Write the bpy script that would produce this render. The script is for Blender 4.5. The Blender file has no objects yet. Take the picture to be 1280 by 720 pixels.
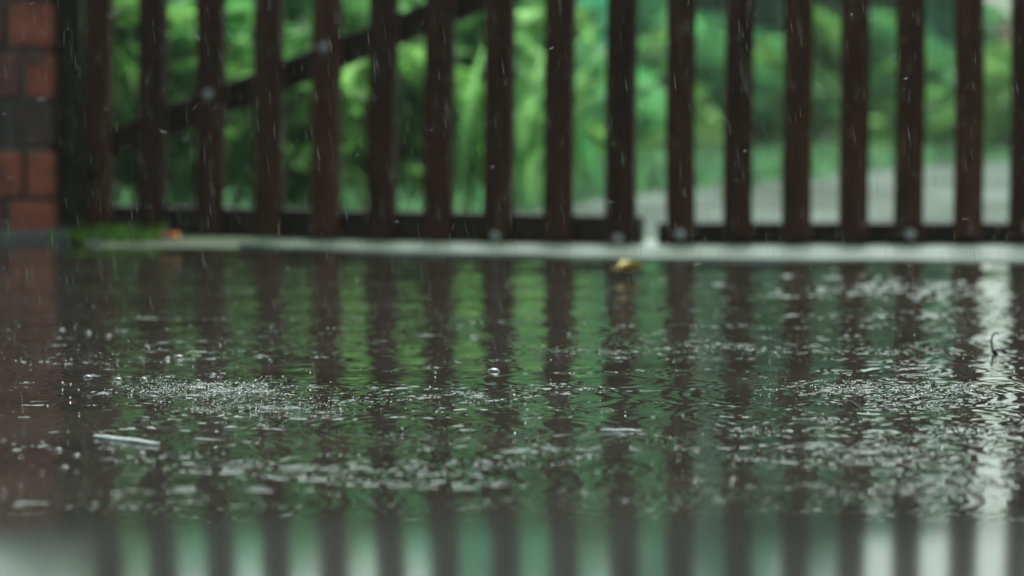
import bpy, bmesh, math, random
import numpy as np
from mathutils import Vector, Matrix

random.seed(11)
RNG = np.random.default_rng(11)
SC = bpy.context.scene
COL = SC.collection
PI = math.pi

# ------------------------------------------------------------------ camera numbers
FPX = 3556.0            # focal length in photo pixels (1280 wide)
CAM_H = 0.2125
HORIZON = 150.0

def ground_at(px, py, z=0.0):
    """Point of the horizontal plane z that the photo shows at (px, py)."""
    d = FPX * (CAM_H - z) / (py - HORIZON)
    return Vector(((px - 640.0) / FPX * d, d, z))

def at_depth(px, py, d):
    return Vector(((px - 640.0) / FPX * d, d, CAM_H - (py - HORIZON) / FPX * d))

# ------------------------------------------------------------------ tagging
def tag(o, label=None, cat=None, group=None, kind=None):
    if label: o['label'] = label
    if cat: o['category'] = cat
    if group: o['group'] = group
    if kind: o['kind'] = kind
    return o

def empty(name, loc=(0, 0, 0), rotz=0.0):
    o = bpy.data.objects.new(name, None)
    o.empty_display_size = 0.05
    o.location = loc
    o.rotation_euler = (0, 0, rotz)
    COL.objects.link(o)
    return o

def link(name, me, mats, parent=None, smooth=False):
    o = bpy.data.objects.new(name, me)
    COL.objects.link(o)
    for m in (mats if isinstance(mats, (list, tuple)) else [mats]):
        me.materials.append(m)
    if parent is not None:
        o.parent = parent
    if smooth:
        me.polygons.foreach_set('use_smooth', [True] * len(me.polygons))
    return o

def from_bm(name, bm, mats, parent=None, smooth=False):
    bmesh.ops.recalc_face_normals(bm, faces=bm.faces)
    me = bpy.data.meshes.new(name)
    bm.to_mesh(me); bm.free()
    return link(name, me, mats, parent, smooth)

def from_np(name, verts, faces, mats, parent=None, smooth=False, tint=None):
    """verts (n,3), faces (m,k) with k constant."""
    me = bpy.data.meshes.new(name)
    verts = np.ascontiguousarray(verts, np.float32); faces = np.ascontiguousarray(faces, np.int32)
    m, k = faces.shape
    me.vertices.add(len(verts)); me.vertices.foreach_set('co', verts.ravel())
    me.loops.add(m * k); me.loops.foreach_set('vertex_index', faces.ravel())
    me.polygons.add(m)
    me.polygons.foreach_set('loop_start', np.arange(0, m * k, k, dtype=np.int32))
    me.polygons.foreach_set('loop_total', np.full(m, k, np.int32))
    if smooth:
        me.polygons.foreach_set('use_smooth', np.ones(m, bool))
    me.update(calc_edges=True)
    if tint is not None:
        a = me.attributes.new('tint', 'FLOAT', 'POINT')
        a.data.foreach_set('value', np.ascontiguousarray(tint, np.float32))
    return link(name, me, mats, parent)

def add_box(bm, c, s, rot=None, bevel=0.0, mat=0):
    r = bmesh.ops.create_cube(bm, size=1.0)
    vs = r['verts']
    bmesh.ops.scale(bm, vec=s, verts=vs)
    if bevel:
        es = list({e for v in vs for e in v.link_edges})
        b = bmesh.ops.bevel(bm, geom=es, offset=bevel, segments=2, affect='EDGES', profile=0.6)
        vs = list({v for f in b['faces'] for v in f.verts} | {v for v in vs if v.is_valid})
    if rot is not None:
        bmesh.ops.rotate(bm, cent=(0, 0, 0), matrix=rot, verts=vs)
    bmesh.ops.translate(bm, vec=c, verts=vs)
    for f in {f for v in vs for f in v.link_faces}:
        f.material_index = mat
    return vs

def add_tube(bm, pts, radii, n=8):
    rings = []
    pts = [Vector(p) for p in pts]
    for i, p in enumerate(pts):
        t = (pts[min(i + 1, len(pts) - 1)] - pts[max(i - 1, 0)]).normalized()
        u = t.cross(Vector((0.31, 0.17, 0.93))).normalized(); v = t.cross(u)
        rings.append([bm.verts.new(p + (u * math.cos(a) + v * math.sin(a)) * radii[i]) for a in [2 * PI * k / n for k in range(n)]])
    for a, b in zip(rings, rings[1:]):
        for k in range(n):
            bm.faces.new((a[k], a[(k + 1) % n], b[(k + 1) % n], b[k]))
    bm.faces.new(rings[0]); bm.faces.new(rings[-1])

# ------------------------------------------------------------------ materials
def new_mat(name):
    m = bpy.data.materials.new(name); m.use_nodes = True
    nt = m.node_tree
    return m, nt, nt.nodes['Principled BSDF']

def coords(nt, scale=(1, 1, 1), kind='Object'):
    t = nt.nodes.new('ShaderNodeTexCoord'); mp = nt.nodes.new('ShaderNodeMapping')
    mp.inputs['Scale'].default_value = scale
    nt.links.new(t.outputs[kind], mp.inputs['Vector'])
    return mp.outputs['Vector']

def noise(nt, vec, scale, detail=4, rough=0.55):
    n = nt.nodes.new('ShaderNodeTexNoise')
    n.inputs['Scale'].default_value = scale; n.inputs['Detail'].default_value = detail; n.inputs['Roughness'].default_value = rough
    nt.links.new(vec, n.inputs['Vector'])
    return n.outputs['Fac']

def ramp(nt, fac, stops):
    r = nt.nodes.new('ShaderNodeValToRGB')
    e = r.color_ramp.elements
    while len(e) < len(stops): e.new(0.5)
    for k, (p, c) in enumerate(stops):
        e[k].position = p; e[k].color = (*c, 1)
    nt.links.new(fac, r.inputs['Fac'])
    return r.outputs['Color']

def bump(nt, height, bsdf, strength, dist):
    b = nt.nodes.new('ShaderNodeBump')
    b.inputs['Strength'].default_value = strength; b.inputs['Distance'].default_value = dist
    nt.links.new(height, b.inputs['Height']); nt.links.new(b.outputs['Normal'], bsdf.inputs['Normal'])

def mat_wood(name, c1, c2, c3, rough=0.42):
    m, nt, b = new_mat(name)
    v = coords(nt, (60, 60, 3.0))
    f = noise(nt, v, 1.6, 6, 0.65)
    oi = nt.nodes.new('ShaderNodeObjectInfo')
    g = noise(nt, coords(nt, (9, 9, 2.2)), 1.0, 3)
    a1 = nt.nodes.new('ShaderNodeMath'); a1.operation = 'MULTIPLY_ADD'; nt.links.new(oi.outputs['Random'], a1.inputs[0]); a1.inputs[1].default_value = 0.7; a1.inputs[2].default_value = 0.15
    a2 = nt.nodes.new('ShaderNodeMath'); a2.operation = 'ADD'; nt.links.new(a1.outputs[0], a2.inputs[0]); nt.links.new(g, a2.inputs[1])
    mixc = nt.nodes.new('ShaderNodeMix'); mixc.data_type = 'RGBA'; mixc.blend_type = 'MULTIPLY'; mixc.inputs[0].default_value = 1
    nt.links.new(ramp(nt, f, [(0.3, c1), (0.52, c2), (0.75, c3)]), mixc.inputs[6]); nt.links.new(a2.outputs[0], mixc.inputs[7])
    nt.links.new(mixc.outputs[2], b.inputs['Base Color'])
    b.inputs['Roughness'].default_value = rough
    b.inputs['Specular IOR Level'].default_value = 0.10
    bump(nt, f, b, 0.35, 0.002)
    return m

M = {}
M['picket'] = mat_wood('stained_brown_wood', (0.017, 0.0052, 0.0024), (0.042, 0.0135, 0.006), (0.085, 0.029, 0.013))
M['rail'] = mat_wood('dark_wet_wood', (0.012, 0.007, 0.005), (0.022, 0.012, 0.009), (0.034, 0.019, 0.013))
M['post'] = mat_wood('black_brown_wood', (0.008, 0.006, 0.005), (0.013, 0.010, 0.008), (0.020, 0.014, 0.011))

def mat_brick(name, c1, c2, c3):
    m, nt, b = new_mat(name)
    v = coords(nt)
    f = noise(nt, v, 22, 6, 0.7); g = noise(nt, v, 160, 3)
    nt.links.new(ramp(nt, f, [(0.33, c1), (0.48, c2), (0.72, c3)]), b.inputs['Base Color'])
    b.inputs['Roughness'].default_value = 0.55
    bump(nt, g, b, 0.6, 0.002)
    return m
M['brick_red'] = mat_brick('red_brick', (0.04, 0.018, 0.012), (0.26, 0.055, 0.024), (0.40, 0.10, 0.042))
M['brick_dark'] = mat_brick('burnt_brick', (0.018, 0.013, 0.011), (0.04, 0.022, 0.016), (0.09, 0.03, 0.02))
M['brick_mid'] = mat_brick('brown_brick', (0.06, 0.018, 0.012), (0.11, 0.03, 0.02), (0.16, 0.045, 0.03))

def mat_speckle(name, stops, scale, rough, b_str=0.5, b_dist=0.004, fine=90):
    m, nt, b = new_mat(name)
    v = coords(nt)
    f = noise(nt, v, scale, 7, 0.62); g = noise(nt, v, fine, 4)
    nt.links.new(ramp(nt, f, stops), b.inputs['Base Color'])
    b.inputs['Roughness'].default_value = rough
    bump(nt, g, b, b_str, b_dist)
    return m
M['mortar'] = mat_speckle('grey_mortar', [(0.3, (0.05, 0.052, 0.047)), (0.7, (0.15, 0.155, 0.14))], 14, 0.8)
M['concrete'] = mat_speckle('pale_wet_concrete', [(0.3, (0.07, 0.12, 0.075)), (0.45, (0.17, 0.215, 0.18)), (0.6, (0.30, 0.35, 0.315)), (0.75, (0.40, 0.45, 0.42))], 4.5, 0.36, 0.7, 0.004)
M['path'] = mat_speckle('wet_path_concrete', [(0.35, (0.018, 0.030, 0.021)), (0.5, (0.06, 0.086, 0.068)), (0.65, (0.15, 0.185, 0.165))], 1.8, 0.7, 0.5, 0.004, 40)
M['path'].node_tree.nodes['Principled BSDF'].inputs['Specular IOR Level'].default_value = 0.08
M['ground'] = mat_speckle('dark_wet_soil', [(0.3, (0.020, 0.024, 0.014)), (0.5, (0.032, 0.045, 0.018)), (0.7, (0.04, 0.075, 0.02))], 3, 0.6, 0.7, 0.01, 30)
M['bed'] = mat_speckle('wet_asphalt', [(0.3, (0.03, 0.03, 0.028)), (0.7, (0.06, 0.055, 0.05))], 20, 0.85)
M['bed'].node_tree.nodes['Principled BSDF'].inputs['Specular IOR Level'].default_value = 0.08

m, nt, b = new_mat('wet_dark_stone')
v = coords(nt)
nt.links.new(ramp(nt, noise(nt, v, 9, 5), [(0.3, (0.018, 0.018, 0.016)), (0.7, (0.040, 0.038, 0.035))]), b.inputs['Base Color'])
b.inputs['Roughness'].default_value = 0.085
b.inputs['IOR'].default_value = 1.6
bump(nt, noise(nt, v, 14, 2), b, 0.15, 0.001)
M['step'] = m

m, nt, b = new_mat('rain_puddle_water')
v = coords(nt)
nt.links.new(ramp(nt, noise(nt, v, 5, 5), [(0.3, (0.020, 0.017, 0.014)), (0.7, (0.042, 0.036, 0.031))]), b.inputs['Base Color'])
b.inputs['Roughness'].default_value = 0.04
b.inputs['IOR'].default_value = 1.40
M['water'] = m

def mat_leaf(name, stops, rough=0.38, trans=0.55, scale=3.0):
    """Leaf colour varies from leaf to leaf ('tint') and clump to clump."""
    m, nt, b = new_mat(name)
    at = nt.nodes.new('ShaderNodeAttribute'); at.attribute_name = 'tint'
    n = noise(nt, coords(nt), scale, 3)
    mx = nt.nodes.new('ShaderNodeMath'); mx.operation = 'MULTIPLY_ADD'
    nt.links.new(n, mx.inputs[0]); mx.inputs[1].default_value = 0.5
    ad = nt.nodes.new('ShaderNodeMath'); ad.operation = 'MULTIPLY'
    nt.links.new(at.outputs['Fac'], ad.inputs[0]); ad.inputs[1].default_value = 0.6
    nt.links.new(ad.outputs[0], mx.inputs[2])
    col = ramp(nt, mx.outputs[0], stops)
    nt.links.new(col, b.inputs['Base Color'])
    b.inputs['Roughness'].default_value = rough
    b.inputs['Specular IOR Level'].default_value = 0.10
    tr = nt.nodes.new('ShaderNodeBsdfTranslucent'); hv = nt.nodes.new('ShaderNodeHueSaturation'); hv.inputs['Value'].default_value = 1.75; hv.inputs['Saturation'].default_value = 1.05
    nt.links.new(col, hv.inputs['Color']); nt.links.new(hv.outputs[0], tr.inputs['Color'])
    ms = nt.nodes.new('ShaderNodeMixShader'); ms.inputs[0].default_value = trans
    out = nt.nodes['Material Output']
    nt.links.new(b.outputs[0], ms.inputs[1]); nt.links.new(tr.outputs[0], ms.inputs[2])
    nt.links.new(ms.outputs[0], out.inputs['Surface'])
    return m
M['blade'] = mat_leaf('bright_blade_leaf', [(0.15, (0.04, 0.12, 0.035)), (0.5, (0.10, 0.255, 0.075)), (0.85, (0.23, 0.40, 0.16))])
M['shrub'] = mat_leaf('mid_green_leaf', [(0.15, (0.035, 0.14, 0.055)), (0.5, (0.09, 0.30, 0.115)), (0.85, (0.19, 0.43, 0.18))])
M['teal'] = mat_leaf('blue_green_leaf', [(0.15, (0.045, 0.20, 0.125)), (0.5, (0.10, 0.37, 0.235)), (0.85, (0.17, 0.48, 0.28))], scale=1.2)
M['lime'] = mat_leaf('yellow_green_leaf', [(0.15, (0.05, 0.14, 0.035)), (0.5, (0.125, 0.28, 0.07)), (0.85, (0.25, 0.42, 0.15))])
M['grass'] = mat_leaf('wet_grass', [(0.15, (0.03, 0.09, 0.035)), (0.5, (0.065, 0.165, 0.075)), (0.85, (0.13, 0.25, 0.12))])
M['ground'].node_tree.nodes['Principled BSDF'].inputs['Specular IOR Level'].default_value = 0.1
M['moss'] = mat_leaf('moss_green', [(0.15, (0.015, 0.05, 0.01)), (0.5, (0.035, 0.11, 0.014)), (0.85, (0.10, 0.22, 0.03))], scale=8)
M['bark'] = mat_speckle('bark', [(0.3, (0.03, 0.028, 0.024)), (0.7, (0.10, 0.09, 0.08))], 12, 0.7)
M['petal'] = mat_leaf('pink_petal', [(0.15, (0.45, 0.20, 0.27)), (0.5, (0.60, 0.32, 0.38)), (0.85, (0.75, 0.5, 0.55))])

def mat_plain(name, col, rough=0.5, metal=0.0, var=0.25, scale=60):
    m, nt, b = new_mat(name)
    f = noise(nt, coords(nt), scale, 4)
    lo = tuple(c * (1 - var) for c in col); hi = tuple(min(1, c * (1 + var)) for c in col)
    nt.links.new(ramp(nt, f, [(0.3, lo), (0.7, hi)]), b.inputs['Base Color'])
    b.inputs['Roughness'].default_value = rough; b.inputs['Metallic'].default_value = metal
    return m
M['bolt'] = mat_plain('zinc_bolt', (0.33, 0.35, 0.35), 0.45, 0.3, 0.15)
M['yellow_leaf'] = mat_plain('yellow_fallen_leaf', (0.50, 0.38, 0.02), 0.4, 0, 0.35, 90)
M['orange_leaf'] = mat_plain('orange_fallen_leaf', (0.70, 0.20, 0.03), 0.4, 0, 0.35, 90)
M['straw'] = mat_plain('bleached_straw', (0.62, 0.66, 0.64), 0.45, 0, 0.15, 200)
M['twig'] = mat_plain('dark_twig', (0.010, 0.008, 0.006), 0.95, 0, 0.4, 200)
M['stem_grey'] = mat_plain('grey_green_stem', (0.05, 0.06, 0.05), 0.8, 0, 0.3, 200)
M['seed'] = mat_plain('pale_seed', (0.42, 0.38, 0.30), 0.5, 0, 0.3, 300)
M['wall'] = mat_speckle('grey_render', [(0.3, (0.085, 0.085, 0.08)), (0.7, (0.15, 0.15, 0.14))], 4, 0.8)

m, nt, b = new_mat('raindrop_water')
b.inputs['Base Color'].default_value = (0.97, 0.99, 0.98, 1)
b.inputs['Roughness'].default_value = 0.03; b.inputs['IOR'].default_value = 1.33
b.inputs['Transmission Weight'].default_value = 1.0
M['drop'] = m

# ------------------------------------------------------------------ setting: ground, path, threshold, step, water
def grid(x0, x1, nx, y0, y1, ny):
    xs = np.linspace(x0, x1, nx); ys = np.linspace(y0, y1, ny)
    return sheet(xs, ys)

def sheet(xs, ys):
    X, Y = np.meshgrid(xs, ys)
    nx, ny = len(xs), len(ys)
    i = np.arange(nx * ny).reshape(ny, nx)
    F = np.stack([i[:-1, :-1], i[:-1, 1:], i[1:, 1:], i[1:, :-1]], -1).reshape(-1, 4)
    return X, Y, F

X, Y, F = grid(-120, 120, 60, -40, 200, 60)
tag(from_np('ground', np.stack([X, Y, np.full_like(X, -0.03)], -1).reshape(-1, 3), F, M['ground']), kind='structure')

bm = bmesh.new(); add_box(bm, (0, 2.9, -0.022), (9.0, 4.3, 0.008))
tag(from_bm('driveway', bm, M['bed']), kind='structure')

def wavy_slab(name, outline, z, depth, mat, amp=0.0, seg=40):
    bm = bmesh.new(); pts = []
    for a, b_ in zip(outline, outline[1:] + outline[:1]):
        a = Vector(a); b_ = Vector(b_)
        n = max(2, int((b_ - a).length * seg))
        for k in range(n):
            p = a.lerp(b_, k / n)
            pts.append(p + Vector((random.uniform(-amp, amp), random.uniform(-amp, amp))))
    top = [bm.verts.new((p.x, p.y, z)) for p in pts]
    bot = [bm.verts.new((p.x, p.y, z - depth)) for p in pts]
    bm.faces.new(top)
    for k in range(len(top)):
        j = (k + 1) % len(top)
        bm.faces.new((top[k], bot[k], bot[j], top[j]))
    return from_bm(name, bm, mat)

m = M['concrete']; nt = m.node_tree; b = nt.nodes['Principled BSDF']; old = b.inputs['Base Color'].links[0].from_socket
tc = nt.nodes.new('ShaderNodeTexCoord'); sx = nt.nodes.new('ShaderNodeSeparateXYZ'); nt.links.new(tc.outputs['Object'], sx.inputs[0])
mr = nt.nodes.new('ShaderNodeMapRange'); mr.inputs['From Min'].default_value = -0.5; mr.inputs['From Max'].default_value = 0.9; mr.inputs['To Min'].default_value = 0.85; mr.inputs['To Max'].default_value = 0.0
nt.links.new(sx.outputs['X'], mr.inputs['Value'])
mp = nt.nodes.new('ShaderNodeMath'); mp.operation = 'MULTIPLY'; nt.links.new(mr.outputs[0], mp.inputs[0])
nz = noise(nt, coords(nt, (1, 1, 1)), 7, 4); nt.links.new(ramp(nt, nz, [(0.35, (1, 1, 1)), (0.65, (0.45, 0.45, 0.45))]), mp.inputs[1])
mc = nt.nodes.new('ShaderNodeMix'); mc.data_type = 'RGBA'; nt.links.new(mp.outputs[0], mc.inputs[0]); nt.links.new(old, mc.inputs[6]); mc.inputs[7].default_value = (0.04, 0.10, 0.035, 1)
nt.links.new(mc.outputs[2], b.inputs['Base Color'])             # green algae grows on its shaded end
o = wavy_slab('pavement', [(-0.40, 4.74), (-0.22, 4.56), (0.20, 4.33), (0.7, 4.25), (1.2, 4.22), (4.4, 4.2), (4.4, 5.02), (-0.45, 5.02), (-0.46, 4.88)], 0.003, 0.03, M['concrete'], 0.012, 18)
tag(o, kind='structure')
o = wavy_slab('path', [(-0.40, 5.03), (4.4, 5.03), (5.5, 10), (7, 19), (3.0, 16.2), (1.9, 13.2), (1.1, 10.6), (0.42, 8.4), (0.10, 6.95)], 0.001, 0.03, M['path'], 0.03, 5)
tag(o, kind='structure')

# the raised stone step the camera looks over
xs = np.linspace(-3, 3, 121); ys = np.array([-1.2, -0.5, 0.2, 0.5, 0.6, 0.66, 0.70, 0.73, 0.755, 0.772, 0.782, 0.790, 0.796, 0.797, 0.797])
zt = np.array([0.107] * 7 + [0.1069, 0.1064, 0.1055, 0.1042, 0.102, 0.098, 0.04, -0.03])
X, Y, F = sheet(xs, ys)
Z = np.repeat(zt[:, None], len(xs), 1) + 0.0006 * np.sin(X * 9 + 1) * (Y < 0.78)
o = from_np('pavement_step', np.stack([X, Y, Z], -1).reshape(-1, 3), F, M['step'], smooth=True)
tag(o, kind='structure')

# water: a real rippled surface
def axis(segs):
    out = [segs[0][0]]
    for a, b_, st in segs:
        n = max(1, int(round((b_ - a) / st)))
        out += list(np.linspace(a, b_, n + 1)[1:])
    return np.array(out)
xs = axis([(-4.3, -1.2, 0.03), (-1.2, -0.72, 0.006), (-0.72, 0.72, 0.0014), (0.72, 1.2, 0.006), (1.2, 4.3, 0.03)])
ys = axis([(0.80, 1.0, 0.006), (1.0, 1.55, 0.004), (1.55, 3.1, 0.0023), (3.1, 3.7, 0.005), (3.7, 4.75, 0.009)])
X, Y, F = sheet(xs, ys)
X = X.astype(np.float32); Y = Y.astype(np.float32)
H = np.zeros_like(X)
# slow swell
for k in range(14):
    lam = RNG.uniform(0.07, 0.45); th = RNG.normal(PI / 2, 0.7); kk = 2 * PI / lam
    H += np.float32(0.0050 / kk) * np.sin(kk * (X * np.float32(math.cos(th)) + Y * np.float32(math.sin(th))) + np.float32(RNG.uniform(0, 6.28)))
# fine wind ripple texture everywhere, its strength drifting over the puddle
drift = 0.55 + 0.45 * np.sin(X * 5.1 + 1.3 * np.sin(Y * 3.1)) * np.sin(Y * 4.3 + 0.7 * np.sin(X * 6.0 + 2.0))
fine = np.zeros_like(X)
for k in range(22):
    lam = RNG.uniform(0.012, 0.045); th = RNG.uniform(0, PI); kk = 2 * PI / lam
    fine += np.float32(0.0095 / kk) * np.sin(kk * (X * np.float32(math.cos(th)) + Y * np.float32(math.sin(th))) + np.float32(RNG.uniform(0, 6.28)))
H += fine * np.clip(Y / 2.1, 0.45, 1.0).astype(np.float32) * (drift * (1 + 0.6 * np.clip((Y - 2.6) / 1.2, 0, 1))).astype(np.float32)

# patches battered by heavy drops, where the surface breaks up (photo x, y, half width px, half height px, strength)
PATCH = [(265, 489, 105, 9, 0.9), (345, 512, 130, 6, 0.6), (85, 453, 90, 4, 0.6), (170, 432, 45, 4, 0.35), (500, 588, 55, 7, 0.30), (400, 584, 36, 5, 0.12), (285, 586, 26, 4, 0.10),
         (110, 574, 60, 4, 0.12), (560, 497, 120, 10, 0.4), (700, 488, 60, 6, 0.4), (760, 440, 120, 5, 0.5), (950, 437, 220, 10, 0.40), (1050, 487, 80, 7, 0.6),
         (1165, 490, 50, 6, 0.6), (1080, 568, 110, 8, 0.5), (930, 560, 36, 8, 0.24), (1060, 356, 230, 18, 0.5), (1130, 395, 190, 14, 0.32), (1230, 380, 60, 40, 0.3), (820, 465, 70, 5, 0.4),
         (530, 555, 60, 6, 0.3), (1240, 550, 40, 40, 0.16), (620, 500, 520, 30, 0.07), (1100, 510, 190, 26, 0.13), (640, 400, 560, 30, 0.10)]
streak = np.zeros_like(X)
for k in range(16):
    lx_, ly_ = RNG.uniform(0.03, 0.12), RNG.uniform(0.02, 0.10)
    streak += np.sin(X * np.float32(6.28 / lx_) + Y * np.float32(RNG.normal() * 12) + np.float32(RNG.uniform(0, 6.28))) * np.sin(Y * np.float32(6.28 / ly_) + X * np.float32(RNG.normal() * 12) + np.float32(RNG.uniform(0, 6.28)))
streak = np.clip(0.75 + 0.28 * streak, 0.08, 1.6)
rough = np.zeros_like(X)
for k in range(34):
    lam = RNG.uniform(0.005, 0.016); th = RNG.uniform(0, PI); kk = 2 * PI / lam
    rough += np.float32(1.0 / kk) * np.sin(kk * (X * np.float32(math.cos(th)) + Y * np.float32(math.sin(th))) + np.float32(RNG.uniform(0, 6.28)))
mask = np.zeros_like(X)
for (px, py, hw, hh, s) in PATCH:
    c = ground_at(px, py)
    rx = hw / FPX * c.y; y1 = ground_at(px, py - hh).y; y0 = ground_at(px, py + hh).y
    ry = (y1 - y0) / 2; cy = (y0 + y1) / 2
    q = ((X - c.x) / rx) ** 2 + ((Y - cy) / ry) ** 2
    q = q * (1 + 0.35 * np.sin(X * 60 + Y * 23) * np.sin(Y * 31 + 1.1 - X * 17))
    mask = np.maximum(mask, s * np.exp(-q * 0.9))
chop = np.zeros_like(X)
for k in range(26):
    lam = RNG.uniform(0.022, 0.05); th = RNG.normal(PI / 2, 0.8); kk = 2 * PI / lam
    chop += np.float32(1.0 / kk) * np.sin(kk * (X * np.float32(math.cos(th)) + Y * np.float32(math.sin(th))) + np.float32(RNG.uniform(0, 6.28)))
far = np.clip((Y - 2.7) / 0.6, 0, 1).astype(np.float32)
rough = rough * (1 - far) + chop * far
H += rough * (mask * streak).astype(np.float32) * np.float32(0.060)
# drop rings
def ring(cx, cy, r0, lam, w, slope):
    R = r0 + 3 * w
    i0, i1 = np.searchsorted(ys, [cy - R, cy + R]); j0, j1 = np.searchsorted(xs, [cx - R, cx + R])
    if i1 <= i0 or j1 <= j0: return
    r = np.hypot(X[i0:i1, j0:j1] - cx, Y[i0:i1, j0:j1] - cy)
    kk = 2 * PI / lam
    H[i0:i1, j0:j1] += (slope / kk * np.cos(kk * (r - r0)) * np.exp(-((r - r0) / w) ** 2)).astype(np.float32)
for k in range(70):                                     # older rings that have spread
    y = math.exp(RNG.uniform(math.log(1.1), math.log(3.6)))
    ring(RNG.uniform(-0.2, 0.2) * y, y, RNG.uniform(0.04, 0.13), RNG.uniform(0.014, 0.024), RNG.uniform(0.015, 0.03), RNG.uniform(0.04, 0.09) * min(1.0, (y / 2.3) ** 2))
for k in range(420):
    y = math.exp(RNG.uniform(math.log(1.0), math.log(4.2))); x = RNG.uniform(-0.20, 0.20) * y * 1.1
    r0 = RNG.uniform(0.004, 0.07)
    ring(x, y, r0, RNG.uniform(0.007, 0.016), RNG.uniform(0.006, 0.018), 0.16 * RNG.uniform(0.4, 1.0) * (0.02 / (r0 + 0.02)) ** 0.5)
for (px, py, r0) in [(1040, 568, 0.05), (1120, 573, 0.035), (480, 598, 0.035), (560, 602, 0.03), (390, 594, 0.025), (270, 587, 0.02)]:
    c = ground_at(px, py)
    ring(c.x, c.y, r0, 0.018, 0.014, 0.12)
for k in range(420):                                   # small fresh hits: a pit with a raised lip
    y = math.exp(RNG.uniform(math.log(1.2), math.log(4.0))); x = RNG.uniform(-0.20, 0.20) * y
    ring(x, y, RNG.uniform(0.002, 0.009), RNG.uniform(0.006, 0.012), RNG.uniform(0.003, 0.006), RNG.uniform(0.1, 0.35) * min(1.0, (y / 2.2) ** 1.5))
H *= np.clip(0.26 + 0.74 * (Y - 1.25) / 0.75, 0.26, 1.0).astype(np.float32)   # sheltered by the step
# let the sheet sink into the ground at its far sides
edge = np.clip((np.abs(X) - 3.6) / 0.7, 0, 1)
Z = H - 0.03 * edge
wat = from_np('water', np.stack([X, Y, Z], -1).reshape(-1, 3), F, M['water'], smooth=True)
tag(wat, kind='structure')
def water_z(x, y):
    i = int(np.clip(np.searchsorted(ys, y), 0, len(ys) - 1)); j = int(np.clip(np.searchsorted(xs, x), 0, len(xs) - 1))
    return float(Z[i, j])

# ------------------------------------------------------------------ gate leaves
def picket(name, h, w, parent, lx, t=0.020, y0=0.0, z0=0.009, lean=0.0):
    bm = bmesh.new()
    add_box(bm, (0, 0, h / 2), (w, t, h), bevel=0.003)
    for v in bm.verts:                                   # slightly irregular sawn edges and a pointed top
        s = v.co.z / h
        v.co.x += 0.0012 * math.sin(s * 9 + lx * 40) + lean * v.co.z
        if v.co.z > h - 0.01: v.co.z += 0.018 * (1 - abs(v.co.x - lean * h) / (w / 2))
    bmesh.ops.subdivide_edges(bm, edges=[e for e in bm.edges if abs(e.verts[0].co.z - e.verts[1].co.z) > 0.4], cuts=10)
    for v in bm.verts:
        v.co.x += 0.0011 * math.sin(v.co.z * 13 + lx * 70)
    o = from_bm(name, bm, M['picket'], parent)
    o.location = (lx, y0, z0)
    return o

def bolt(parent, z, y=-0.0105, r=0.0085):
    bm = bmesh.new()
    prof = [(r, 0.0), (r, 0.0015), (r * 0.62, 0.002), (r * 0.55, 0.0045), (r * 0.3, 0.0062)]
    n = 18; rings = []
    for (rr, dy) in prof:
        rings.append([bm.verts.new((rr * math.cos(2 * PI * k / n), y - dy, z + rr * math.sin(2 * PI * k / n))) for k in range(n)])
    for a, b_ in zip(rings, rings[1:]):
        for k in range(n): bm.faces.new((a[k], a[(k + 1) % n], b_[(k + 1) % n], b_[k]))
    bm.faces.new(rings[-1]); bm.faces.new(rings[0][::-1])
    return from_bm('bolt', bm, M['bolt'], parent)

def rail(name, x0, z0, x1, z1, hgt, parent, y=0.024, t=0.028, mat='rail'):
    bm = bmesh.new()
    L = math.hypot(x1 - x0, z1 - z0); a = math.atan2(z1 - z0, x1 - x0)
    add_box(bm, (0, 0, 0), (L, t, hgt), bevel=0.003)
    bmesh.ops.rotate(bm, cent=(0, 0, 0), matrix=Matrix.Rotation(-a, 3, 'Y'), verts=bm.verts)
    o = from_bm(name, bm, M[mat], parent)
    o.location = ((x0 + x1) / 2, y, (z0 + z1) / 2)
    return o

GATE_H = 1.14
# left leaf: stands ajar, its hinge end farther away
A = Vector(((105 - 640) / FPX * 5.13, 5.13)); Bp = Vector(((799 - 640) / FPX * 4.78, 4.78))
LEN = (Bp - A).length; ANG = math.atan2(Bp.y - A.y, Bp.x - A.x)
def leaf_x(px):
    r = Vector(((px - 640) / FPX, 1.0)); u = (Bp - A) / LEN
    # A + s*u = k*r
    den = u.x * r.y - u.y * r.x
    return (A.y * r.x - A.x * r.y) / den
ga = empty('wooden_gate', (A.x, A.y, 0.004), ANG)
tag(ga, 'left brown picket gate leaf standing ajar with a diagonal brace behind its pickets', 'gate', 'gate leaves of brown pickets')
ga.rotation_euler = (0, 0.0085, ANG)
LEFT = [122, 191, 263, 335, 407, 478, 547, 622, 698, 775]
bolts_left = {263: [0.245], 407: [0.31], 622: [0.026], 775: [0.026], 478: [], 335: []}
for px in LEFT:
    lx = leaf_x(px)
    p = picket('picket', GATE_H, 0.0515, ga, lx, lean=random.uniform(-0.004, 0.004))
    bz = 0.172 + (lx - 0.05) * 0.372
    if px in (263, 407): bolt(p, bz)
    if px in (622, 775): bolt(p, 0.008)
    for z in (0.585, 1.02): bolt(p, z)
rail('bottom_rail', 0.012, 0.0295, LEN - 0.002, 0.0295, 0.052, ga)
rail('middle_rail', 0.012, 0.590, LEN - 0.002, 0.590, 0.055, ga)
rail('top_rail', 0.012, 1.020, LEN - 0.002, 1.020, 0.060, ga)
rail('diagonal_brace', 0.03, 0.163, LEN - 0.035, 0.163 + (LEN - 0.065) * 0.372, 0.050, ga, y=0.0535, t=0.026)

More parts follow.
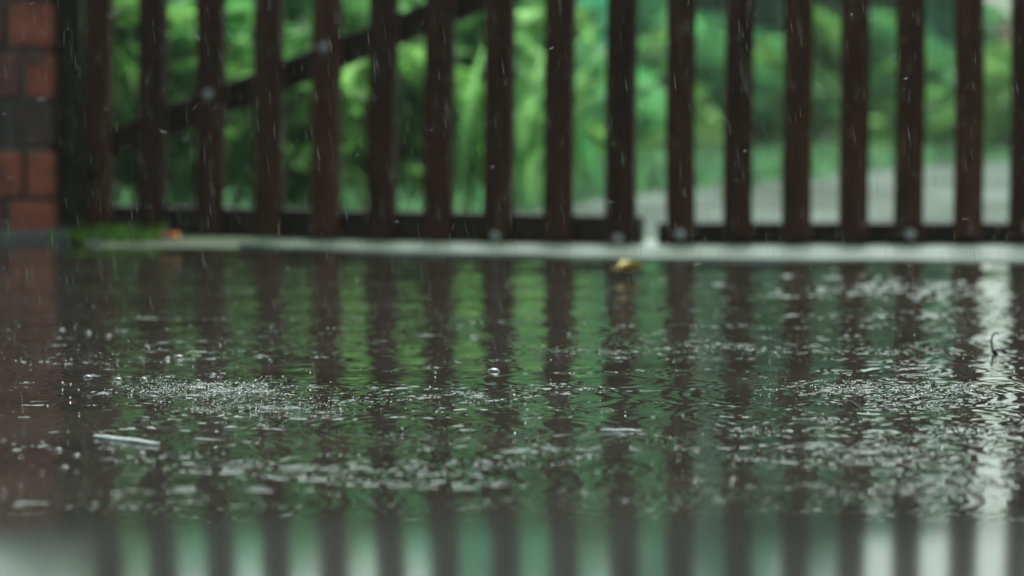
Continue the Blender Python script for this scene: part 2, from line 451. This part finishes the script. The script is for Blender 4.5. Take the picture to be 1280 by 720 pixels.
# right leaf: closed, runs out of the picture
D = 4.78
gx0 = (823 - 640) / FPX * D
gb = empty('wooden_gate', (gx0, D, 0.004), 0.0)
tag(gb, 'right brown picket gate leaf standing closed over pale wet concrete, no brace in view', 'gate', 'gate leaves of brown pickets')
RIGHT = [850, 923, 996, 1067, 1137, 1210, 1280, 1352, 1424, 1495, 1567, 1638]
for px in RIGHT:
    lx = (px - 640) / FPX * D - gx0
    p = picket('picket', GATE_H, 0.0485, gb, lx, lean=random.uniform(-0.003, 0.003))
    if px in (850, 1137, 1424): bolt(p, 0.008)
    for z in (0.585, 1.02): bolt(p, z)
RL = (1670 - 823) / FPX * D
rail('bottom_rail', 0.0, 0.0165, RL, 0.0165, 0.038, gb)
rail('middle_rail', 0.0, 0.590, RL, 0.590, 0.055, gb)
rail('top_rail', 0.0, 1.020, RL, 1.020, 0.060, gb)

def gate_post(px, d, w, label):
    e = empty('gate_post', ((px - 640) / FPX * d, d, 0))
    tag(e, label, 'gate post')
    bm = bmesh.new(); add_box(bm, (0, 0, 0.38), (w, 0.06, 0.80), bevel=0.006)
    from_bm('shaft', bm, M['post'], e)
    bm = bmesh.new(); add_box(bm, (0, 0, 0.792), (w + 0.02, 0.08, 0.025), bevel=0.006)
    from_bm('cap', bm, M['post'], e)
    for z in (0.14, 0.59):
        bm = bmesh.new(); add_box(bm, (w / 2 + 0.004, -0.035, z), (0.05, 0.006, 0.035), bevel=0.002)
        add_tube(bm, [(w / 2 + 0.004, -0.042, z - 0.03), (w / 2 + 0.004, -0.042, z + 0.03)], [0.007, 0.007], 10)
        from_bm('hinge', bm, M['post'], e)
gate_post(88, 5.13, 0.050, 'dark wooden gate post between the brick pillar and the left gate leaf')

gate_post(1692, 4.80, 0.050, 'dark wooden gate post at the hinge end of the right gate leaf')

# ------------------------------------------------------------------ brick pillar
pd = 5.05
pil = empty('brick_pillar', ((70 - 640) / FPX * pd - 0.19, pd + 0.19, 0))
tag(pil, 'red and burnt brick gate pillar with grey mortar at the left of the gate', 'pillar')
bmb = bmesh.new(); course = 0.0880
row = 0
patterns = [[1, 0], [2, 0], [2, 1], [0, 2]]
z = -0.012
while z < 0.68:
    off = (row % 2) * 0.062
    # four sides of a hollow bond: bricks as separate solids round the core
    for side in range(4):
        R = Matrix.Rotation(side * PI / 2, 3, 'Z')
        edges = [-0.188, -0.188 + 0.128 + off, 0.188 - 0.055 - (0.062 - off) * 0.5, 0.188]
        for k in range(3):
            a, b_ = edges[k], edges[k + 1]
            L = b_ - a - 0.009
            if side in (1, 3):                         # sides tuck in behind the front and back bricks
                if k == 0 or k == 2: continue
            jit = random.uniform(-0.003, 0.004)
            mi = random.choice([0, 0, 1, 2])
            if side == 0:
                mi = [2, 0, 0, 2][row % 4] if k == 1 else [0, 2, 0, 1][row % 4] if k == 2 else 1
                if row == 2: mi = 1
                if row in (0, 1, 3, 4) and k == 2: mi = 0
            c = R @ Vector(((a + b_) / 2 + random.uniform(-0.001, 0.002), -0.150 - jit * 0.8 + (0.007 if (row == 2 and side == 0) else 0), z + 0.0395))
            add_box(bmb, c, (L, 0.08, 0.079), rot=R, bevel=0.005, mat=mi)
    z += course; row += 1
top = z
from_bm('brickwork', bmb, [M['brick_red'], M['brick_dark'], M['brick_mid']], pil)
bm = bmesh.new(); add_box(bm, (0, 0, top / 2 - 0.01), (0.350, 0.350, top + 0.02)); add_box(bm, (0, -0.0, -0.005), (0.43, 0.43, 0.044), bevel=0.008)
from_bm('mortar', bm, M['mortar'], pil)
bm = bmesh.new(); add_box(bm, (0, 0, top + 0.03), (0.46, 0.46, 0.05), bevel=0.008)
from_bm('cap', bm, M['concrete'], pil)

# ------------------------------------------------------------------ foliage builders
def leaf_cloud(pts, size, rng, flat=0.5, aspect=0.45, droop=0.3):
    """Folded pointed leaves (4 quads' worth as 2 quads) at pts; returns verts, faces, tint."""
    n = len(pts)
    d = rng.normal(size=(n, 3)); d[:, 2] = d[:, 2] * flat - droop; d /= np.linalg.norm(d, axis=1)[:, None]
    u = np.cross(d, rng.normal(size=(n, 3))); u /= np.linalg.norm(u, axis=1)[:, None]
    nrm = np.cross(d, u)
    s = (size * rng.uniform(0.55, 1.35, n))[:, None]
    w = s * aspect / 2
    base = pts; tip = pts + d * s - nrm * s * 0.12
    mid = pts + d * s * 0.45
    lf = mid + u * w + nrm * w * 0.35; rt = mid - u * w + nrm * w * 0.35
    V = np.stack([base, lf, tip, rt], 1).reshape(-1, 3)
    i = np.arange(n)[:, None] * 4
    Fq = np.concatenate([i + np.array([[0, 1, 2]]), i + np.array([[0, 2, 3]])], 0)
    t = np.repeat(rng.uniform(0, 1, n), 4)
    return V, Fq, t

def branchy(bm, base, top, r, n, spread, rng, segs=5):
    """Tapered trunk with limbs; returns limb points for the leaves to hang on."""
    base = Vector(base); top = Vector(top); pts = []; P = []
    for k in range(segs + 1):
        s = k / segs
        P.append(base.lerp(top, s) + Vector((rng.normal() * 0.04 * spread * (s > 0), rng.normal() * 0.04 * spread * (s > 0), 0)))
    add_tube(bm, P, [r * (1 - 0.75 * k / segs) for k in range(segs + 1)], 8)
    for k in range(n):
        s = rng.uniform(0.25, 1.0); a = rng.uniform(0, 2 * PI)
        st = base.lerp(top, s); L = spread * rng.uniform(0.5, 1.0) * (1.15 - 0.5 * s)
        en = st + Vector((math.cos(a) * L, math.sin(a) * L, L * rng.uniform(0.1, 0.7)))
        mid = st.lerp(en, 0.5) + Vector((0, 0, 0.06 * L))
        add_tube(bm, [st, mid, en], [r * 0.38 * (1.2 - s), r * 0.24 * (1.2 - s), r * 0.08], 6)
        pts += [mid, en, st.lerp(en, 0.75)]
    return pts

def woody(name, cat, label, loc, h, spread, mat, n_leaf, leaf, seed, group=None, trunk=0.03, low=0.1, blobs=None):
    rng = np.random.default_rng(seed)
    e = empty(name, loc); tag(e, label, cat, group)
    bm = bmesh.new()
    pts = branchy(bm, (0, 0, -0.04), (0, 0, h * 0.8), trunk, 16, spread, rng)
    from_bm('trunk' if cat == 'tree' else 'stem', bm, M['bark'], e, True)
    cen = []
    for p in pts:
        cen.append(np.array(p))
    for k in range(26):
        a = rng.uniform(0, 2 * PI); rr = spread * math.sqrt(rng.uniform(0, 1)); zz = rng.uniform(low, 1.0)
        prof = math.sqrt(max(0.05, 1 - (max(0, zz - 0.45) / 0.6) ** 2))
        cen.append(np.array((math.cos(a) * rr * prof, math.sin(a) * rr * prof, zz * h * 0.96)))
    cen = np.array(cen)
    pick = rng.integers(0, len(cen), n_leaf)
    cr = rng.uniform(0.10, 0.24, len(cen)) * spread * 1.2
    q = rng.normal(size=(n_leaf, 3)); q /= np.linalg.norm(q, axis=1)[:, None]
    P = cen[pick] + q * (cr[pick] * rng.uniform(0.3, 1.0, n_leaf) ** 0.5)[:, None] * np.array([1, 1, 0.75])
    P[:, 2] = np.maximum(P[:, 2], 0.02)
    V, Fq, t = leaf_cloud(P, leaf, rng)
    ct = rng.uniform(0, 1, len(cen))
    t = 0.65 * t + 0.35 * np.repeat(ct[pick], 4)
    from_np('crown' if cat == 'tree' else 'foliage', V, Fq, mat, e, tint=t)
    return e

def blade_clump(name, cat, label, loc, n, length, width, mat, seed, group=None, spread=0.12, arch=1.0):
    rng = np.random.default_rng(seed)
    e = empty(name, loc); tag(e, label, cat, group)
    V = []; Fq = []; T = []
    S = 7
    for k in range(n):
        a = rng.uniform(0, 2 * PI); L = length * rng.uniform(0.55, 1.1); w = width * rng.uniform(0.6, 1.2)
        b0 = np.array((rng.normal() * spread, rng.normal() * spread, 0.0))
        dirh = np.array((math.cos(a), math.sin(a), 0)); side = np.array((-math.sin(a), math.cos(a), 0))
        th = rng.uniform(0.05, 0.35); bend = rng.uniform(0.6, 2.0) * arch
        p = b0.copy(); i0 = len(V); tt = rng.uniform(0, 1)
        twist = rng.normal() * 0.5
        for s in range(S + 1):
            f = s / S
            ww = w * (0.35 + 2.2 * f * (1 - f) + 0.3 * (1 - f)) * (1 - f ** 4) * 0.5 + 0.0004
            ang = th + bend * f ** 1.5
            sd = side * math.cos(twist * f) + np.array((0, 0, 1.0)) * math.sin(twist * f)
            fold = np.array((0, 0, -0.25 * ww))
            V.append(p + sd * ww); V.append(p + fold); V.append(p - sd * ww); T += [tt] * 3
            p = p + (dirh * math.sin(ang) + np.array((0, 0, math.cos(ang)))) * (L / S)
            p[2] = max(p[2], 0.004)
        for s in range(S):
            q = i0 + 3 * s
            Fq.append((q, q + 1, q + 4, q + 3)); Fq.append((q + 1, q + 2, q + 5, q + 4))
    from_np('blades', np.array(V), np.array(Fq), mat, e, tint=np.array(T))
    bm = bmesh.new()
    for k in range(1):
        x, y = 0.01, 0.01
        add_tube(bm, [(x, y, -0.03), (x * 1.2, y * 1.2, length * 0.3), (x * 1.5, y * 1.5, length * 0.55)], [0.006, 0.005, 0.002], 6)
    from_bm('stem', bm, M['bark'], e, True)
    return e

# blade plants just beyond the left gate leaf: seen through its gaps
CL = [  # px, depth, n, length, width, material, words
    (228, 7.4, 55, 0.55, 0.020, 'shrub', 'dark blue green strap leaved plant between second and third pickets from the brick pillar'),
    (440, 7.4, 55, 0.60, 0.022, 'blade', 'bright arching strap leaved plant beside the picket that carries the highest bolt'),
    (585, 7.0, 60, 0.50, 0.026, 'blade', 'broad bladed pale green plant beyond the upper end of the brace'),
    (655, 8.4, 50, 0.60, 0.036, 'shrub', 'dark green strap leaved plant where the pale path begins'),
]
for i, (px, d, n, L, w, mt, lab) in enumerate(CL):
    p = at_depth(px, 200, d)
    blade_clump('strap_leaf_plant', 'plant', lab, (p.x, d, 0), n, L, w, M[mt], 100 + i, 'strap leaved plants beyond the left gate leaf')

SH = [
    (110, 8.6, 1.26, 0.55, 'shrub', 2600, 'tall mid green bush behind brick pillar and gate post'),
    (250, 9.2, 1.50, 0.60, 'teal', 2600, 'blue green bush behind the low end of the diagonal brace'),
    (400, 9.0, 1.50, 0.60, 'shrub', 2600, 'mid green bush behind the middle of the left gate leaf'),
    (540, 9.8, 1.52, 0.60, 'teal', 2600, 'blue green bush behind the upper end of the diagonal brace'),
    (670, 10.8, 1.7, 0.55, 'shrub', 2400, 'mid green bush standing left of the pale path, behind the free gate end'),
    (-90, 8.0, 1.15, 0.6, 'shrub', 1800, 'mid green bush hidden mostly by the brick pillar, farthest left'),
]
for i, (px, d, h, sp, mt, n, lab) in enumerate(SH):
    x = (px - 640) / FPX * d
    woody('garden_bush', 'bush', lab, (x, d, -0.02), h, sp, M[mt], int(n * 1.6), 0.10, 200 + i, 'bushes beyond the left gate leaf', 0.022, 0.05)

LOWS = [
    (760, 15.6, 0.55, 0.55, 'lime', 'low yellow green shrub beyond path, seen beside the gap between gate leaves'),
    (890, 17.0, 0.70, 0.80, 'shrub', 'low mid green shrub beyond the path, behind first picket of right gate leaf'),
    (1030, 17.2, 0.75, 0.70, 'lime', 'low yellow green shrub across the path behind the right gate leaf'),
    (1170, 17.4, 0.70, 0.75, 'shrub', 'low mid green shrub across the path, left of the yellow green corner shrub'),
    (1168, 18.9, 1.25, 0.36, 'teal', 'taller blue green shrub before the grey wall, between two right gate pickets'),
    (1290, 16.8, 0.62, 0.55, 'lime', 'low yellow green corner shrub under pink blossom at right'),
]
for i, (px, d, h, sp, mt, lab) in enumerate(LOWS):
    x = (px - 640) / FPX * d
    woody('low_shrub', 'shrub', lab, (x, d, -0.02), h, sp, M[mt], 2800, 0.11, 300 + i, 'low shrubs beyond the path', 0.015, 0.02)

LEAFY = [
    (140, 6.7, 0.60, 0.20, 'lime', 'yellow green leafy bush nearest the brick pillar'),
    (200, 7.4, 0.62, 0.24, 'shrub', 'darker mid green leafy bush behind second picket from the pillar'),
    (262, 6.8, 0.50, 0.20, 'blade', 'bright leafy bush under the low bolt of the brace'),
    (330, 7.5, 0.66, 0.26, 'shrub', 'darker mid green leafy bush under the middle of the brace'),
    (372, 6.6, 0.36, 0.17, 'lime', 'lowest yellow green leafy bush, left of the picket with the highest bolt'),
    (450, 7.0, 0.55, 0.24, 'blade', 'bright leafy bush right of the picket with the highest bolt'),
    (520, 6.8, 0.42, 0.20, 'lime', 'yellow green leafy bush under the high end of the brace'),
    (590, 7.6, 0.62, 0.24, 'blade', 'bright leafy bush near the free end of the left gate leaf'),
    (672, 9.0, 0.60, 0.24, 'lime', 'yellow green leafy bush at the left edge of the pale path'),
]
for i, (px, d, h, sp, mt, lab) in enumerate(LEAFY):
    x = (px - 640) / FPX * d
    woody('leafy_bush', 'bush', lab, (x, d, -0.02), h, sp, M[mt], 1500, 0.075, 350 + i, 'small leafy bushes among the strap leaves', 0.012, 0.02)

TR = [  # px, depth, height, spread, material
    (40, 15.5, 2.75, 1.1, 'shrub', 'broad green tree far behind the brick pillar'),
    (330, 16.5, 2.7, 1.1, 'teal', 'blue green tree far behind left gate leaf, over the bushes'),
    (600, 17.5, 3.3, 1.0, 'teal', 'blue green tree far behind the free end of left gate leaf'),
    (790, 19.0, 3.7, 1.0, 'teal', 'misty blue green tree seen through the gap between the gate leaves'),
    (882, 21.5, 3.9, 0.8, 'teal', 'misty blue green tree between the first two pickets of right gate leaf'),
    (940, 19.5, 3.7, 1.0, 'teal', 'misty blue green tree behind second picket of right gate leaf'),
    (1070, 20.0, 3.0, 0.85, 'teal', 'misty blue green tree behind the middle of right gate leaf'),
    (1150, 20.5, 3.0, 0.50, 'teal', 'narrow misty tree left of the grey garden wall'),
    (1450, 19.0, 3.4, 0.8, 'teal', 'misty tree beyond the right edge behind the grey garden wall'),
    (-260, 14.0, 2.45, 1.1, 'shrub', 'broad green tree farthest left beyond the brick pillar'),
]
for i, (px, d, h, sp, mt, lab) in enumerate(TR):
    x = (px - 640) / FPX * d
    woody('garden_tree', 'tree', lab, (x, d, -0.03), h, sp, M[mt], 14000, 0.14, 400 + i, 'trees beyond the garden', 0.05, 0.0)

# pale grey low wall end and pink blossom at the right
bm = bmesh.new(); add_box(bm, (0, 0, 0.3), (0.75, 0.2, 0.64), bevel=0.01); 
gw = empty('garden_wall', ((1262 - 640) / FPX * 18.2, 18.2, 0)); tag(gw, 'grey rendered garden wall end at right, behind the low shrubs', 'wall')
from_bm('wall_body', bm, M['wall'], gw)
bm = bmesh.new(); add_box(bm, (0, 0, 0.645), (0.82, 0.27, 0.05), bevel=0.01)
from_bm('coping', bm, M['wall'], gw)
rng = np.random.default_rng(77)
fl = woody('flowering_shrub', 'shrub', 'shrub with pink blossom against the grey wall at upper right', ((1275 - 640) / FPX * 17.7, 17.7, 0), 1.22, 0.34, M['shrub'], 1500, 0.09, 500, None, 0.015, 0.1)
P = np.array([(-0.09, -0.36, 0.70)]) + rng.normal(size=(60, 3)) * np.array([0.045, 0.05, 0.05])
V, Fq, t = leaf_cloud(P, 0.05, rng, aspect=0.9)
from_np('blossom', V, Fq, M['petal'], fl, tint=t)

# ground cover
def tufts(name, pts, length, width, mat, seed):
    rng = np.random.default_rng(seed); V = []; Fq = []; T = []
    for (x, y, z) in pts:
        a = rng.uniform(0, 2 * PI); L = length * rng.uniform(0.4, 1.2); w = width * rng.uniform(0.6, 1.3)
        d = np.array((math.cos(a), math.sin(a), 0)) * rng.uniform(0.1, 0.8); s = np.array((-math.sin(a), math.cos(a), 0))
        b0 = np.array((x, y, z)); m1 = b0 + d * L * 0.45 + np.array((0, 0, L * 0.6)); tp = b0 + d * L * 1.1 + np.array((0, 0, L * rng.uniform(0.6, 0.95)))
        i0 = len(V); V += [b0 - s * w / 2, b0 + s * w / 2, m1 + s * w * 0.4, m1 - s * w * 0.4, tp + s * w * 0.08, tp - s * w * 0.08]; T += [rng.uniform(0, 1)] * 6
        Fq += [(i0, i0 + 1, i0 + 2, i0 + 3), (i0 + 3, i0 + 2, i0 + 4, i0 + 5)]
    return from_np(name, np.array(V), np.array(Fq), mat, tint=np.array(T))
rng = np.random.default_rng(9)
pts = []
EDGE_Y = [5.76, 6.9, 8.4, 10.6, 13.2, 16.2, 19.0]; EDGE_X = [-0.26, 0.06, 0.42, 1.1, 1.95, 3.1, 5.0]
while len(pts) < 15000:
    y = rng.uniform(5.8, 19.5); x = rng.uniform(-3.4, 5.5)
    if x < np.interp(y, EDGE_Y, EDGE_X) + abs(rng.normal()) * 0.16 - 0.05 and x > -3.0: pts.append((x, y, -0.03))
tag(tufts('grass', pts, 0.13, 0.012, M['grass'], 5), 'rough green grass on the garden floor beyond the gate', 'grass', kind='stuff')
pts = []
for (px, py, sx, sy, n) in [(135, 300, 0.045, 0.05, 200), (165, 303, 0.03, 0.05, 50), (275, 293, 0.02, 0.05, 160), (215, 296, 0.06, 0.06, 160), (330, 292, 0.10, 0.04, 90)]:
    c = ground_at(px, py)
    for k in range(n): pts.append((c.x + rng.normal() * sx, c.y + rng.normal() * sy, 0.0))
tag(tufts('moss', pts, 0.034, 0.006, M['moss'], 6), 'bright green moss and weeds under the left end of the gate', 'moss', kind='stuff')

# ------------------------------------------------------------------ small things on the ground and the water
def fallen_leaf(name, label, loc, L, W, mat, rz, curl):
    e = empty(name, loc, rz); tag(e, label, 'leaf')
    V = []; Fq = []
    S = 12; R = 4
    for i in range(S + 1):
        f = i / S; hw = W / 2 * math.sin(PI * min(1, f * 1.02)) ** 0.7 * (1 - 0.25 * f) * (1 + 0.08 * math.sin(f * 40))
        for j in range(-R, R + 1):
            g = j / R
            V.append(((f - 0.5) * L, g * hw, 0.003 + curl * abs(g) ** 1.6 * hw + curl * 0.25 * L * (f - 0.5) ** 2 * 2))
    for i in range(S):
        for j in range(2 * R):
            q = i * (2 * R + 1) + j
            Fq.append((q, q + 1, q + 2 * R + 2, q + 2 * R + 1))
    o = from_np('blade', np.array(V), np.array(Fq), mat, e, True)
    md = o.modifiers.new('thickness', 'SOLIDIFY'); md.thickness = 0.0008
    bm = bmesh.new()
    add_tube(bm, [(-L * 0.5, 0, 0.004 + curl * 0.12 * L), (-L * 0.64, L * 0.03, 0.006), (-L * 0.78, L * 0.10, 0.010)], [0.0011, 0.0010, 0.0008], 6)
    from_bm('stalk', bm, mat, e, True)
    return e
c = ground_at(788, 341, 0.006)
fallen_leaf('fallen_leaf', 'yellow fallen leaf curled up at the water edge before the gate gap', c, 0.036, 0.032, M['yellow_leaf'], 0.5, 0.9)
c = ground_at(211, 307, 0.004); c.z = 0.012
fallen_leaf('fallen_leaf', 'orange brown fallen leaf in the moss under the left gate leaf', c, 0.044, 0.034, M['orange_leaf'], 2.4, 0.7)

def straw(label, p0, p1, r, mat='straw', name='straw', cat='straw', flat=0.5):
    a = Vector(p0); b_ = Vector(p1); mid = (a + b_) / 2
    bm = bmesh.new(); n = 9
    ax = (b_ - a); up = Vector((0, 0, 1))
    P = [a.lerp(b_, k / n) - mid + Vector((0, 0, 0.0002 * math.sin(k * 1.3))) for k in range(n + 1)]
    add_tube(bm, P, [r * (0.45 + 0.75 * math.sin(PI * (0.12 + 0.76 * k / n))) for k in range(n + 1)], 10)
    for v in bm.verts: v.co.z *= 1.0
    o = from_bm(name, bm, M[mat], None, True)
    o.location = mid + Vector((0, 0, r * 0.5 + max(water_z(mid.x, mid.y), 0) + 0.0005))
    tag(o, label, cat)
    return o
straw('whitish straw floating slantwise on dark water in front of the left gate leaf', ground_at(116, 549), ground_at(196, 559), 0.0013)
straw('short pale straw floating level near the middle of the puddle', ground_at(751, 541), ground_at(803, 542), 0.0007)
straw('tiny dark twig floating in bright ripples in front of the right gate leaf', ground_at(1066, 504), ground_at(1082, 516), 0.0007, 'twig', 'floating_twig', 'twig')

# curled stalk with a seed at the right
c = ground_at(1246, 444)
e = empty('leaf_stalk', (c.x, c.y, 0.001)); tag(e, 'hooked grey stalk with a pale seed standing out of bright water at right', 'stalk')
k = c.y / FPX
bm = bmesh.new()
P = [(-2 * k, 0, 0), (-4 * k, 0, 8 * k), (-5 * k, 0, 16 * k), (-4 * k, 0, 22 * k), (-1 * k, 0, 26 * k), (2 * k, 0, 26.5 * k), (4 * k, 0, 24 * k)]
add_tube(bm, P, [1.7 * k, 1.5 * k, 1.4 * k, 1.3 * k, 1.3 * k, 1.2 * k, 0.8 * k], 8)
from_bm('hook', bm, M['stem_grey'], e, True)
bm = bmesh.new(); add_tube(bm, [(-4 * k, 0, 5 * k), (-1.5 * k, 0, 3 * k), (1.5 * k, 0.3 * k, -2 * k), (2.5 * k, 0, -5 * k)], [1.0 * k, 2.8 * k, 3.0 * k, 1.0 * k], 8)
from_bm('husk', bm, M['twig'], e, True)
bm = bmesh.new(); add_tube(bm, [(-1 * k, -2 * k, 7 * k), (2 * k, -2 * k, 6 * k), (5 * k, -1 * k, 5.5 * k), (7 * k, 0, 4 * k)], [0.6 * k, 2.1 * k, 1.8 * k, 0.5 * k], 8)
from_bm('seed', bm, M['seed'], e, True)
bm = bmesh.new(); add_tube(bm, [(5 * k, 0, 5 * k), (10 * k, 2 * k, 4 * k), (16 * k, 3 * k, 1.5 * k)], [1.2 * k, 2.2 * k, 0.4 * k], 8)
from_bm('bract', bm, M['stem_grey'], e, True)

# air bubbles
def bubble(px, py, r_px, label):
    c = ground_at(px, py); r = r_px / FPX * c.y
    bm = bmesh.new(); n, mseg = 24, 8; rings = []
    for i in range(mseg):
        a = (PI / 2) * i / mseg
        rings.append([bm.verts.new((r * math.cos(a) * math.cos(2 * PI * k / n), r * math.cos(a) * math.sin(2 * PI * k / n), r * 0.6 * math.sin(a))) for k in range(n)])
    low = [bm.verts.new((r * 1.45 * math.cos(2 * PI * k / n), r * 1.45 * math.sin(2 * PI * k / n), -0.0012)) for k in range(n)]
    rings.insert(0, low); topv = bm.verts.new((0, 0, r * 0.6))
    for a, b_ in zip(rings, rings[1:]):
        for k in range(n): bm.faces.new((a[k], a[(k + 1) % n], b_[(k + 1) % n], b_[k]))
    for k in range(n): bm.faces.new((rings[-1][k], rings[-1][(k + 1) % n], topv))
    o = from_bm('air_bubble', bm, M['bubble'], None, True)
    o.location = (c.x, c.y, water_z(c.x, c.y))
    tag(o, label, 'bubble', 'air bubbles on the puddle')
m, nt, b = new_mat('bubble_film')
b.inputs['Base Color'].default_value = (0.06, 0.07, 0.065, 1); b.inputs['Roughness'].default_value = 0.08
b.inputs['IOR'].default_value = 1.6
M['bubble'] = m
BUB = [(617, 466, 8, 'single large bubble on a dark picket reflection in the middle of the puddle'),
       (108, 473, 6, 'leftmost bubble of the row above the big speckled splash patch'),
       (146, 476, 5, 'bubble second from left in the row above the speckled splash patch'),
       (178, 475, 5, 'bubble third from left, over left end of the speckled splash patch'),
       (246, 477, 3.5, 'small bubble rightmost of the row above the speckled splash patch'),
       (208, 448, 4, 'left one of two bright bubbles close together, beneath far splash streak'),
       (222, 447, 6, 'right and larger one of two bright bubbles close together'),
       (76, 413, 4, 'leftmost of three faint far bubbles near the pillar reflection'),
       (109, 416, 4, 'middle of three faint far bubbles near the pillar reflection'),
       (134, 420, 4, 'rightmost of three faint far bubbles near the pillar reflection'),
       (70, 564, 5, 'upper left bubble below the slanting white straw'),
       (93, 571, 5, 'bubble lower and right of its neighbour, left below the white straw'),
       (175, 569, 5, 'bubble just below the right end of the white straw'),
       (78, 586, 5, 'lowest bubble left of the near splash patch'),
       ]
for bb in BUB: bubble(*bb)

# rain: short slivers of water falling and thrown up
def slivers(name, items, nseg=5):
    V = []; Fq = []
    for (p, d, L, r) in items:
        d = d / np.linalg.norm(d); u = np.cross(d, (0.3, 0.2, 0.93)); u /= np.linalg.norm(u); v = np.cross(d, u)
        i0 = len(V)
        prof = [(-0.5, 0.15), (-0.25, 0.75), (0.1, 1.0), (0.35, 0.85), (0.5, 0.15)]
        for (s, q) in prof:
            for k in range(5):
                a = 2 * PI * k / 5
                V.append(p + d * L * s + (u * math.cos(a) + v * math.sin(a)) * r * q)
        for s in range(4):
            for k in range(5):
                Fq.append((i0 + s * 5 + k, i0 + s * 5 + (k + 1) % 5, i0 + (s + 1) * 5 + (k + 1) % 5, i0 + (s + 1) * 5 + k))
    return from_np(name, np.array(V), np.array(Fq), M['drop'], None, True)
rng = np.random.default_rng(21)
items = []
for k in range(4200):
    y = rng.uniform(1.6, 4.6); x = rng.uniform(-0.2, 0.2) * y; z = rng.uniform(0.0, 0.62 * 1.0)
    zmax = CAM_H + 0.06 * y
    z = rng.uniform(0.004, zmax)
    if rng.uniform() < 0.88: d = np.array((rng.normal() * 0.07 + 0.10, rng.normal() * 0.1, -1.0)); L = rng.uniform(0.005, 0.016)
    else: d = rng.normal(size=3); L = rng.uniform(0.003, 0.008)
    items.append((np.array((x, y, z)), d, L, rng.uniform(0.00006, 0.00013)))
o = slivers('rain', items); tag(o, 'fine rain and flying splash droplets over the puddle', 'rain', kind='stuff')
items = []
for (px, py, hw, hh, s) in PATCH:
    if s < 0.45 or py < 420: continue
    c = ground_at(px, py); n = int((420 if px < 350 and py > 480 and py < 520 else 110) * s)
    for k in range(n):
        x = c.x + rng.normal() * hw / FPX * c.y * 0.6; dy = rng.normal() * 0.5 * (ground_at(px, py - hh).y - c.y)
        z = abs(rng.normal()) * 0.0035 + 0.0007; r = rng.uniform(0.0002, 0.00055)
        items.append((np.array((x, c.y + dy, z)), rng.normal(size=3), r * 2.6, r))
for k in range(900):
    y = rng.uniform(1.3, 3.6); x = rng.uniform(-0.19, 0.19) * y; r = 0.0002 + 0.0007 * rng.uniform() ** 3
    items.append((np.array((x, y, abs(rng.normal()) * 0.010 + 0.001)), rng.normal(size=3), r * 2.4, r))
o = slivers('splash_droplets', items); tag(o, 'tiny droplets thrown up where rain strikes the puddle', 'droplets', kind='stuff')

# ------------------------------------------------------------------ rain haze
HAZE = 0.0017
if HAZE:
    bm = bmesh.new(); add_box(bm, (0, 12, 2.4), (36, 44, 7.0))
    hz = from_bm('haze', bm, [])
    m = bpy.data.materials.new('rain_haze'); m.use_nodes = True; nt = m.node_tree
    nt.nodes.remove(nt.nodes['Principled BSDF'])
    pv = nt.nodes.new('ShaderNodeVolumePrincipled'); pv.inputs['Density'].default_value = HAZE
    pv.inputs['Color'].default_value = (0.86, 0.94, 0.90, 1); pv.inputs['Anisotropy'].default_value = 0.2
    nt.links.new(pv.outputs[0], nt.nodes['Material Output'].inputs['Volume'])
    hz.data.materials.append(m); tag(hz, kind='stuff')

# ------------------------------------------------------------------ light
w = bpy.data.worlds.new('World'); SC.world = w; w.use_nodes = True
nt = w.node_tree; bg = nt.nodes['Background']
sky = nt.nodes.new('ShaderNodeTexSky'); sky.sky_type = 'NISHITA'; sky.sun_disc = False
EL, AZ = math.radians(58), math.radians(14)
sky.sun_elevation = EL; sky.sun_rotation = AZ
sky.air_density = 1.0; sky.dust_density = 6.0; sky.ozone_density = 0.6
hs = nt.nodes.new('ShaderNodeHueSaturation'); hs.inputs['Saturation'].default_value = 0.35
nt.links.new(sky.outputs[0], hs.inputs['Color'])
mx = nt.nodes.new('ShaderNodeMix'); mx.data_type = 'RGBA'; mx.blend_type = 'MULTIPLY'; mx.inputs[0].default_value = 1
nt.links.new(hs.outputs[0], mx.inputs[6]); mx.inputs[7].default_value = (0.84, 1.0, 0.93, 1)
nt.links.new(mx.outputs[2], bg.inputs['Color']); bg.inputs['Strength'].default_value = 0.15
sd = bpy.data.lights.new('sun', 'SUN'); sd.energy = 1.5; sd.angle = math.radians(38); sd.color = (1.0, 0.98, 0.95)
so = bpy.data.objects.new('sun', sd); COL.objects.link(so)
so.rotation_euler = (-(PI / 2 - EL), 0, -AZ)

# ------------------------------------------------------------------ camera
cd = bpy.data.cameras.new('camera'); cam = bpy.data.objects.new('camera', cd); COL.objects.link(cam)
cd.sensor_width = 36; cd.lens = FPX * 36 / 1280
PITCH = math.atan((360 - HORIZON) / FPX)
cam.location = (0, 0, CAM_H); cam.rotation_euler = (PI / 2 - PITCH, 0, 0)
cd.clip_start = 0.01; cd.clip_end = 1000
cd.dof.use_dof = True; cd.dof.focus_distance = 2.22; cd.dof.aperture_fstop = 6.3; cd.dof.aperture_blades = 0
SC.camera = cam
SC.view_settings.view_transform = 'Standard'; SC.view_settings.look = 'None'
SC.view_settings.exposure = 0.75; SC.view_settings.gamma = 1.0
SC.render.engine = 'CYCLES'
SC.cycles.use_denoising = True
SC.cycles.max_bounces = 8; SC.cycles.volume_bounces = 1
SC.cycles.caustics_reflective = False; SC.cycles.caustics_refractive = False
